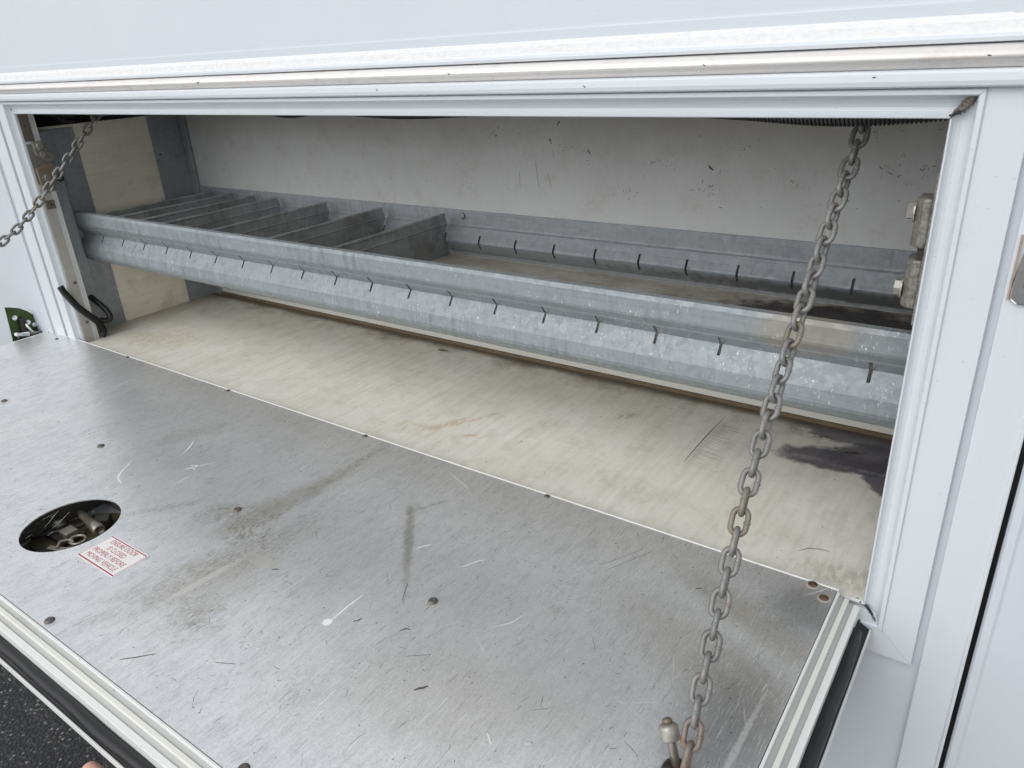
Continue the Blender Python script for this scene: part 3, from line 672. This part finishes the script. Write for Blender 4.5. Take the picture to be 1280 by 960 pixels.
lt += [([(-1.304, -.316), (-1.307, -.25), (-1.310, -.15), (-1.311, -.057)], .0016), ([(-1.253, -.274), (-1.263, -.18), (-1.274, -.092)], .0015), ([(-1.245, -.29), (-1.250, -.26)], .0010), ([(-1.226, -.24), (-1.230, -.21)], .001),
       ([(-1.003, -.25), (-.993, -.265), (-.983, -.281), (-.970, -.293), (-.958, -.297), (-.947, -.299)], .0022), ([(-.903, -.226), (-.896, -.214), (-.893, -.206)], .0030), ([(-.905, -.212), (-.897, -.214), (-.889, -.219)], .0026), ([(-.905, -.214), (-.89, -.205), (-.875, -.183)], .0014),
       ([(-.875, -.264), (-.877, -.25), (-.878, -.235)], .0014), ([(-.95, -.20), (-.96, -.18), (-.972, -.165)], .0022), ([(-.464, -.338), (-.4655, -.31), (-.465, -.287)], .0020),
       ([(-.31, -.25), (-.297, -.235), (-.292, -.215)], .0008), ([(-.235, -.36), (-.225, -.368)], .0016), ([(-.40, -.19), (-.39, -.17), (-.385, -.165)], .0014), ([(-.47, -.19), (-.46, -.175)], .002), ([(-.55, -.03), (-.5, -.05)], .0008)]
dk += [([(-.609, -.491), (-.598, -.481), (-.584, -.466)], .0016), ([(-.52, -.44), (-.50, -.43)], .0010), ([(-.3235, -.3585), (-.321, -.354), (-.318, -.3515), (-.3155, -.347)], .0030), ([(-.42, -.27), (-.435, -.245)], .0010), ([(-.36, -.33), (-.34, -.315)], .0009),
       ([(-.592, -.312), (-.589, -.309), (-.584, -.307)], .0024), ([(-.4425, -.323), (-.439, -.318), (-.4385, -.314)], .0022), ([(-.390, -.307), (-.387, -.301), (-.382, -.299)], .0020), ([(-.225, -.05), (-.255, -.11)], .0007), ([(-.235, -.05), (-.262, -.10)], .0006), ([(-.155, -.085), (-.150, -.08)], .002)]
on_sheet(dk, .00012, MARKD, 'dark_scratches'); on_sheet(lt, .00016, MARKL, 'bright_scratches')
def blob(c, r, z, seed, sx=1.0):
    q = random.Random(seed); bm = bmesh.new(); bm.faces.new([bm.verts.new((c[0]+sx*r*q.uniform(.88, 1.1)*math.cos(i*math.pi/9), c[1]+r*q.uniform(.88, 1.1)*math.sin(i*math.pi/9), z)) for i in range(18)]); return bm
obj('paint_drop', blob((-.4655, -.3385), .0056, DZ+.0003, 1), PAINTDROP, hatch)
# red and white sticker
SX0, SX1, SY0, SY1 = -.8320, -.7470, -.4240, -.3760
st = obj('warning_sticker', B(((SX0, SY0, DZ+.0002), (SX1, SY1, DZ+.0004))), STICK, hatch, label='small white sticker with red border and capital lettering')
bz = DZ+.0005
def rect(bm, x0, y0, x1, y1): bm.faces.new([bm.verts.new(p) for p in ((x0, y0, bz), (x1, y0, bz), (x1, y1, bz), (x0, y1, bz))])
bm = bmesh.new(); e, t = .0016, .0009
rect(bm, SX0+e, SY0+e, SX1-e, SY0+e+t*1.9); rect(bm, SX0+e, SY1-e-t*1.5, SX1-.030, SY1-e); rect(bm, SX1-.0285, SY1-e-t*1.5, SX1-e, SY1-e)
rect(bm, SX0+e, SY0+e, SX0+e+t*.8, SY1-e); rect(bm, SX1-e-t*.8, SY0+e+.002, SX1-e, SY1-e)
obj('printed_border', bm, RED, st)
def text_mesh(lines, x, ys, size, z, mat, parent, squash=.9):
    dg = bpy.context.evaluated_depsgraph_get()
    for ln, y in zip(lines, ys):
        cu = bpy.data.curves.new('text', 'FONT'); cu.body = ln; cu.size = size; cu.align_x = 'CENTER'; cu.resolution_u = 3; cu.offset = 0.0
        to = bpy.data.objects.new('text', cu); COL.objects.link(to); bpy.context.view_layer.update()
        me = bpy.data.meshes.new_from_object(to.evaluated_get(bpy.context.evaluated_depsgraph_get())); COL.objects.unlink(to); bpy.data.objects.remove(to)
        for v in me.vertices: v.co = Vector((v.co.x*squash+x, v.co.y+y, z))-wloc(parent)
        me.materials.clear(); me.materials.append(mat); me.name = 'lettering'
        o = bpy.data.objects.new('lettering', me); COL.objects.link(o); o.parent = parent
text_mesh(['ENSURE DOOR', 'IS CLOSED', 'PROPERLY BEFORE', 'MOVING VEHICLE'], (SX0+SX1)/2-.001, (-.3872, -.3972, -.4072, -.4172), .0102, bz, RED, st, .82)
# lock mechanism in the cutout
obj('cutout_pan', lathe([(.0840, -.0295), (.0840, -.0290), (.0835, -.0288), (.001, -.0288)], (HC[0], HC[1], 0), (0, 0, 1), 48), simple('dark_pan', (.12, .105, .06), .5, .2), hatch)
lk = obj('lock_mechanism', B(((-.980, -.405, -.0285), (-.925, -.372, -.020)), ((-.962, -.432, -.0285), (-.884, -.418, -.022))), DARK, hatch, bevel=.002)
obj('lock_barrel', lathe([(.0062, 0), (.0064, .004), (.0064, .040), (.0078, .042), (.0086, .070), (.0068, .0725), (.0055, .0725), (.005, .070)], (-.972, -.354, -.0175), (.98, -.14, .04), 20), BRASS, lk, True)
obj('lock_ring', tube([(-.9085+.0115*math.cos(a), -.3910+.0095*math.sin(a), -.0165) for a in [i*math.pi/10 for i in range(20)]], .0022, 8, None, True), BRASS, lk, True)
obj('lock_block', B(((-.946, -.398, -.0200), (-.926, -.380, -.011))), BRASS, lk, bevel=.0015)
obj('lock_lever', tube(spline([(-.912, -.416, -.015), (-.918, -.408, -.013), (-.912, -.398, -.014), (-.904, -.399, -.015)]), .0022, 8), BRASS, lk, True)
obj('lock_lever', prism([(-.925, -.425), (-.9, -.417), (-.884, -.400), (-.888, -.396), (-.905, -.409), (-.928, -.418)], 2, -.018, -.0155), BRASS, lk, bevel=.0008)
obj('lock_rod', tube([(-.975, -.425, -.018), (-.945, -.378, -.018), (-.94, -.345, -.02)], .003, 8), DARK, lk, True)
obj('lock_bracket', prism([(-.940, -.350), (-.926, -.334), (-.913, -.345), (-.922, -.358)], 2, -.026, -.012), DARK, lk, bevel=.001)
obj('lock_knob', lathe([(.009, 0), (.009, .006), (.007, .008), (.007, .012)], (-.970, -.386, -.0205), (0, 0, 1), 16), simple('worn_grey_knob', (.13, .125, .11), .4, .6), lk, True)
obj('lock_spring', tube([(-.875+.003*math.cos(i*.9), -.37+.0009*i, -.016+.003*math.sin(i*.9)) for i in range(30)], .0008, 6), BRASS, lk, True)
# chain anchors standing on the sheet
def anchor(x, y):
    k = obj('chain_anchor', lathe([(.0130, 0), (.0130, .002), (.0115, .006), (.008, .0085), (.004, .0095)], (x, y, DZ), (0, 0, 1), 28), simple('dark_anchor_steel', (.05, .045, .045), .25, .7), hatch, True, loc=(x, y, DZ))
    a = Vector((x, y, DZ+.007)); b = a+Vector((-.0135, .012, .0255))
    obj('stud', tube([a, b+(b-a)*.22], .0038, 14), rusty('dull_stud', (.22, .2, .18), .2, .7, .4), k, True)
    ax = (b-a).normalized()
    obj('nut', lathe([(.0066, -.010), (.0082, -.0085), (.0084, -.001), (.0084, .0005), (.0080, .0022), (.0062, .0036), (.0045, .004)], b, ax, 24), BOLT, k, True)
    obj('stud_tip', lathe([(.0042, 0), (.0042, .0030), (.003, .0042)], b+ax*.0038, ax, 14), rusty('brown_stud_tip', (.2, .17, .12), .4, .4, .5), k, True)
anchor(-.0795, -.3080); anchor(-1.722, -.308)

# ------------------------------------------------------------------ rack inside the locker
rack = thing('storage_rack', 'galvanised slotted rack with crosswise dividers mounted inside the locker', 'rack', (-.8, .235, .17))
RX0, RX1 = -1.7005, .07
SLX = [-.0425-.0828*k for k in range(20)]+[.0403]
def slotted(prof, slot_rows, thick_dir, name, mat, label, y_off=0):
    """folded sheet with real vertical slots through the rows listed"""
    prof = [tuple(p)[:2] for p in spline([(y, z, 0) for y, z in prof], 1)]
    xs = sorted(set([RX0, RX1]+[x+s*.0019 for x in SLX for s in (-1, 1)]))
    bm = bmesh.new(); T = .0022
    def layer(prof): return [[bm.verts.new((x, y, z)) for x in xs] for y, z in prof]
    A = layer(prof); nn = []
    for i in range(len(prof)):
        a = Vector(prof[max(i-1, 0)]); b = Vector(prof[min(i+1, len(prof)-1)]); t = (b-a).normalized(); nn.append((prof[i][0]+t.y*T*thick_dir, prof[i][1]-t.x*T*thick_dir))
    Bv = layer(nn); cut = set(); R_, C_ = len(prof)-1, len(xs)-1
    lo, hi = slot_rows
    for r in [i for i in range(R_) if lo <= (prof[i][1]+prof[i+1][1])/2 <= hi]:
        for c in range(C_):
            mid = (xs[c]+xs[c+1])/2
            if any(abs(mid-x) < .001 for x in SLX): cut.add((r, c))
    for r in range(R_):
        for c in range(C_):
            if (r, c) in cut: continue
            bm.faces.new((A[r][c], A[r][c+1], A[r+1][c+1], A[r+1][c])); bm.faces.new((Bv[r][c], Bv[r+1][c], Bv[r+1][c+1], Bv[r][c+1]))
    def solid(r, c): return 0 <= r < R_ and 0 <= c < C_ and (r, c) not in cut
    for r in range(R_):
        for c in range(C_+1):
            if solid(r, c-1) != solid(r, c): bm.faces.new((A[r][c], A[r+1][c], Bv[r+1][c], Bv[r][c]))
    for r in range(R_+1):
        for c in range(C_):
            if solid(r-1, c) != solid(r, c): bm.faces.new((A[r][c], A[r][c+1], Bv[r][c+1], Bv[r][c]))
    return obj(name, bm, mat, rack, False, label=label)
FRP = [(.0890, .2752), (.0855, .2772), (.0800, .2762), (.0782, .2725), (.0780, .2535), (.0788, .2512), (.0850, .2425), (.0860, .2400), (.0948, .2284), (.0955, .2265), (.0948, .2248), (.0880, .2150), (.0870, .2135), (.0806, .2046), (.0788, .2000), (.0782, .1840), (.0796, .1800), (.0890, .1690)]
slotted(FRP, (.2135, .2400), 1, 'front_rail', GALVF, 'bright slotted front rail')
bm = bmesh.new()  # dark strokes painting each slot's reflection on the upper slope of the rail
for k, x in enumerate(SLX[:20]):
    q = random.Random(k+40)
    if q.random() < .12: continue
    a_, b_ = Vector((x+.0016, .0945, .2285)), Vector((x+.0060-x*.016+q.uniform(-.001, .001), .0872, .2385))
    w_ = Vector((.0006, 0, 0)); off = Vector((0, -.0021, -.0016))
    vs = [bm.verts.new(v) for v in (a_-w_+off, a_+w_+off, b_+w_*.5+off, b_-w_*.5+off)]; bm.faces.new(vs)
obj('slot_reflections', bm, simple('painted_slot_reflection', (.13, .135, .14), .6, .3), rack, kind='stuff')
BRP = [(.3915, .2830), (.3915, .2570), (.3905, .2535), (.3872, .2512), (.3814, .2400), (.3752, .2300), (.3740, .2265), (.3752, .2230), (.3822, .2125), (.3870, .2060), (.3905, .2020), (.3910, .1960)]
slotted(BRP, (.2120, .2400), -1, 'back_rail', GALVB, 'darker slotted back rail against the back panel')
obj('tray_floor', B(((RX0, .0810, .1932), (RX1, .3905, .1955))), TRAY, rack)
for k, z in ((10, 0), (12, 1), (14, 2), (16, 3), (17, 4), (18, 5), (19, 6)):
    x = SLX[k]; q = random.Random(k); lean = q.uniform(-.003, .003)
    prof = [(.0825, .1960), (.0825, .2080), (.0985, .2262), (.0825, .2460), (.0850, .2700), (.3800, .2720), (.3850, .2530), (.3715, .2290), (.3860, .2030), (.3880, .1960)]
    bm = prism(prof, 0, x-.0006, x+.0006)
    # folded stiffening rib under the top edge and a hemmed top
    prism([(x+.0006, .2712), (x-.0026, .2715), (x-.0034, .2745), (x-.0020, .2768), (x+.0010, .2764), (x+.0018, .2735)], 1, .0830, .3795, bm)
    prism([(x+.0006, .2580), (x+.0022, .2560), (x+.0006, .2540)], 1, .100, .3780, bm)
    for v in bm.verts: v.co.x += lean*(v.co.z-.18)/.09
    obj('divider', bm, GALVX, rack)
for (x, z) in ((-.8342, .272), (-1.6435, .272), (-.02, .272)): screw((x, .3893, z), (0, -1, 0), .0062, .003, BOLT, rack, 'bolt_head')

# ------------------------------------------------------------------ chains
def resample(path, pitch):
    P = spline(path, 20); out = [P[0].copy()]; acc = 0
    for a, b in zip(P, P[1:]):
        L = (b-a).length; t = 0
        while acc+(L-t) >= pitch: t += pitch-acc; out.append(a.lerp(b, t/L)); acc = 0
        acc += L-t
    return out
WR, PIT = .00255, .0177
def link_mesh():
    bm = bmesh.new(); hw = .0090-WR; hl = (PIT+2*WR)/2-.0003-WR+.0006-(.0079-WR)+WR*.0; pts = []
    hl = (PIT/2+WR)-WR-hw+.0000
    hl = PIT/2+WR*.98-hw
    for k in range(9): a = -math.pi/2+math.pi*k/8; pts.append((hl-.0+hw*math.cos(a)*1.0, hw*math.sin(a), 0))
    for k in range(9): a = math.pi/2+math.pi*k/8; pts.append((-hl+hw*math.cos(a), hw*math.sin(a), 0))
    tube(pts, WR, 10, bm, True)
    lathe([(WR*1.0, -.0013), (WR*1.18, -.0008), (WR*1.18, .0008), (WR*1.0, .0013)], (0, hw, 0), (1, 0, 0), 10, bm)   # weld
    for f in bm.faces: f.smooth = True
    me = bpy.data.meshes.new('link'); bmesh.ops.recalc_face_normals(bm, faces=bm.faces); bm.to_mesh(me); bm.free(); me.materials.append(CHAIN); return me
LM = link_mesh(); LMR = LM.copy(); LMR.materials[0] = CHAINR; LMT = LM.copy(); LMT.materials[0] = CHAINT
def chain(path, label, seed, rust, roll0=0, tint=(), tw=0):
    P = resample(path, PIT); c = thing('retaining_chain', label, 'chain', P[0], 'chains holding the hatch'); q = random.Random(seed)
    for i in range(len(P)-1):
        a, b = P[i], P[i+1]; t = (b-a).normalized(); mid = (a+b)/2
        side = Vector((1, 0, 0)); side = (side-t*side.dot(t)).normalized(); up = t.cross(side)
        rl = (0 if i % 2 else math.pi/2)+roll0+tw*math.sin(math.pi*min(1, i/22))+q.uniform(-.16, .16)
        y = side*math.cos(rl)+up*math.sin(rl); z = t.cross(y)
        me = LMR if i in rust else (LMT if i in tint else LM)
        o = bpy.data.objects.new('link', me); COL.objects.link(o); o.parent = c
        m_ = Matrix((t, y, z)).transposed().to_4x4(); m_.translation = mid-P[0]; o.matrix_local = m_
        if i in rust: o['label'] = 'rusty brown link'
    return c
RC = [(-.0834, .0990, .4880), (-.0834, .0900, .4708), (-.0845, .0568, .4352), (-.0858, .0229, .3993), (-.0868, -.0117, .3610), (-.0878, -.0446, .3262), (-.0880, -.0771, .2906), (-.0879, -.1062, .2589), (-.0876, -.1335, .2291), (-.0865, -.1664, .1931), (-.0842, -.1943, .1615), (-.0818, -.2215, .1312), (-.0790, -.2479, .1013), (-.0762, -.2739, .0722), (-.0735, -.2902, .0534), (-.0712, -.3062, .0350), (-.0715, -.3150, .0210)]
chain(RC, 'weathered steel chain crossing the locker opening at the right, rusty at its foot', 2, (33, 34, 35), -.12, (22, 23, 13), .5)
LC = [(-1.556, .123, .484), (-1.5607, .113, .4717), (-1.5781, .0669, .4187), (-1.5918, .0311, .3788), (-1.6061, -.0067, .3361), (-1.6170, -.0365, .3045), (-1.6305, -.0693, .2734), (-1.6455, -.1014, .2495), (-1.665, -.17, .175), (-1.69, -.24, .098), (-1.712, -.30, .033), (-1.714, -.312, .021)]
chain(LC, 'grey steel chain slanting over the left frame to the photo edge', 5, (), .3, (12, 13))

# ------------------------------------------------------------------ black ribbed conduit sagging below the frame head
def conduit(name, label, cat, path, r, pitch, parent=None, n=14):
    P = resample(path, pitch/2.0); rr = []
    rad = [r if i % 2 else r*.86 for i in range(len(P))]
    pp, r2 = [], []
    for i, p in enumerate(P):
        nx = P[min(i+1, len(P)-1)]
        pp += [p.lerp(nx, .12), p.lerp(nx, .80)]; r2 += [rad[i], rad[i]]
    bm = tube(pp[:-1], r2[:-1], n); o = obj(name, bm, BLACKP, None, False, loc=P[0]); o['label'] = label; o['category'] = cat; return o
conduit('corrugated_conduit', 'black ribbed conduit sagging under the top of the locker opening', 'conduit',
        [(.10, .045, .512), (.0, .044, .497), (-.045, .042, .4925), (-.085, .041, .4905), (-.13, .042, .4915), (-.20, .043, .4960), (-.34, .044, .5010), (-.5, .044, .4975), (-.62, .043, .4938), (-.70, .044, .4955), (-.78, .044, .5010), (-.86, .043, .4938), (-.93, .044, .5005), (-1.1, .045, .508), (-1.4, .05, .51), (-1.68, .06, .507)], .0115, .0036)
conduit('cable_sleeve', 'short black ribbed cable looping out by the lower left corner of the opening', 'cable',
        [(-1.64, -.0163, .1392), (-1.637, -.013, .1250), (-1.636, -.0060, .1090), (-1.640, .0065, .0850), (-1.640, .0225, .0630), (-1.640, .0390, .0400), (-1.640, .0460, .0160), (-1.641, .0400, -.004+.009)], .0074, .0028, n=12)
ob = obj('rubber_cable', tube(spline([(-1.690, .060, .0865), (-1.678, .060, .0850), (-1.668, .0600, .0800), (-1.652, .0665, .0640), (-1.640, .0690, .0480), (-1.640, .0660, .0380), (-1.642, .0560, .0370), (-1.646, .0470, .0420)]), .0066, 12), BLACKP, None, True, loc=(-1.68, .06, .06))
ob['label'] = 'smooth black cable curling from a hole in the galvanised post'; ob['category'] = 'cable'

# ------------------------------------------------------------------ lock plate beyond the left end of the hatch
pl = thing('lock_plate', 'dark green metal plate with bright bolts beyond the far left corner of the hatch', 'plate', (-1.83, -.04, 0))
px = -1.833
obj('plate', prism([(-.0665, .0779), (-.056, .0745), (-.0375, .0668), (-.0235, .0555), (-.0134, .0432), (-.0057, .0308), (-.004, .0009), (-.004, -.030), (-.078, -.030), (-.0721, .0053)], 0, px-.0015, px+.0015), GREEN, pl, bevel=.0008)
for y, z in ((-.0539, .0486), (-.0298, .0301), (-.0178, .0210)): hexbolt((px+.0015, y, z), (1, 0, 0), .0042, .004, CHROME, pl, spin=y*90)
obj('lever', prism([(-.048, .046), (-.036, .046), (-.036, .005), (-.044, -.012), (-.052, -.01)], 0, px+.002, px+.012), DARK, pl, bevel=.002)
obj('lever_arm', tube([(px+.008, -.040, .034), (px+.018, -.035, .012), (px+.012, -.02, .003)], .003, 8), CHROME, pl, True)
obj('pivot_bolt', lathe([(.008, 0), (.008, .006), (.005, .008), (.005, .03)], (px+.004, -.064, .010), (.7, .7, 0), 18), CHROME, pl, True)
obj('lever_arm', tube([(px+.006, -.055, .004), (px+.02, -.03, .007), (px+.02, -.01, .004)], .0035, 8), LATCH, pl, True)

# ------------------------------------------------------------------ hand steadying the hatch from below
def skin_mat():
    m = NT('skin'); n = m.noise(180, detail=5); n2 = m.noise(30, detail=3)
    c = m.mix(m.rng(n2, .3, .7), (.56, .30, .235), (.66, .40, .32)); c = m.mix(m.rng(n, .4, .7, 0, .25), c, (.45, .2, .16))
    m.set(Base_Color=c, Roughness=.45, Subsurface_Weight=.15, Subsurface_Scale=.004); m.bump(m.noise(900, detail=2), .0002, .6); return m.m
SKIN = skin_mat()
V, E, RD = [], [], []
def add(p, r, par=None):
    V.append(p); RD.append(r); i = len(V)-1
    if par is not None: E.append((par, i))
    return i
hx, hy, hz = -.478, -.565, -.098
w = add((hx+.075, hy-.055, hz-.045), .026)
palm = add((hx+.035, hy-.020, hz-.020), .024, w)
fa = add((hx+.16, hy-.12, hz-.10), .031, w); add((hx+.29, hy-.22, hz-.18), .040, fa)
def finger(base, pts, r0):
    i = add(base, r0*1.15, palm)
    for k, p in enumerate(pts): i = add(p, r0*(1-.10*k), i)
finger((hx-.012, hy+.005, hz-.008), [(hx-.038, hy+.008, hz+.018), (-.550, -.5600, -.0540), (-.5740, -.5620, -.0480)], .0118)
finger((hx-.004, hy+.026, hz-.016), [(hx-.030, hy+.040, hz+.012), (hx-.045, hy+.058, hz+.034), (hx-.050, hy+.074, hz+.044)], .0095)
finger((hx+.012, hy+.042, hz-.022), [(hx-.008, hy+.062, hz+.008), (hx-.020, hy+.080, hz+.032), (hx-.024, hy+.095, hz+.043)], .0092)
finger((hx+.030, hy+.048, hz-.028), [(hx+.020, hy+.068, hz-.002), (hx+.012, hy+.084, hz+.022), (hx+.010, hy+.096, hz+.036)], .0082)
i = add((hx+.020, hy-.040, hz-.008), .0125, palm)
for p, r in (((hx-.002, hy-.046, hz+.012), .0105), ((hx-.016, hy-.040, hz+.028), .0095)): i = add(p, r, i)
me = bpy.data.meshes.new('person'); me.from_pydata(V, E, []); me.update()
ho = bpy.data.objects.new('person', me); COL.objects.link(ho)
sk = ho.modifiers.new('skin', 'SKIN'); sk.use_smooth_shade = True
for i, r in enumerate(RD): me.skin_vertices[0].data[i].radius = (r, r)
me.skin_vertices[0].data[1].use_root = True
me.skin_vertices[0].data[1].radius = (.036, .017)
me.skin_vertices[0].data[0].radius = (.027, .020)
ss = ho.modifiers.new('sub', 'SUBSURF'); ss.levels = 2; ss.render_levels = 3
me.materials.append(SKIN)
ho['label'] = 'bare fingertip showing below the front edge of the hatch'; ho['category'] = 'person'
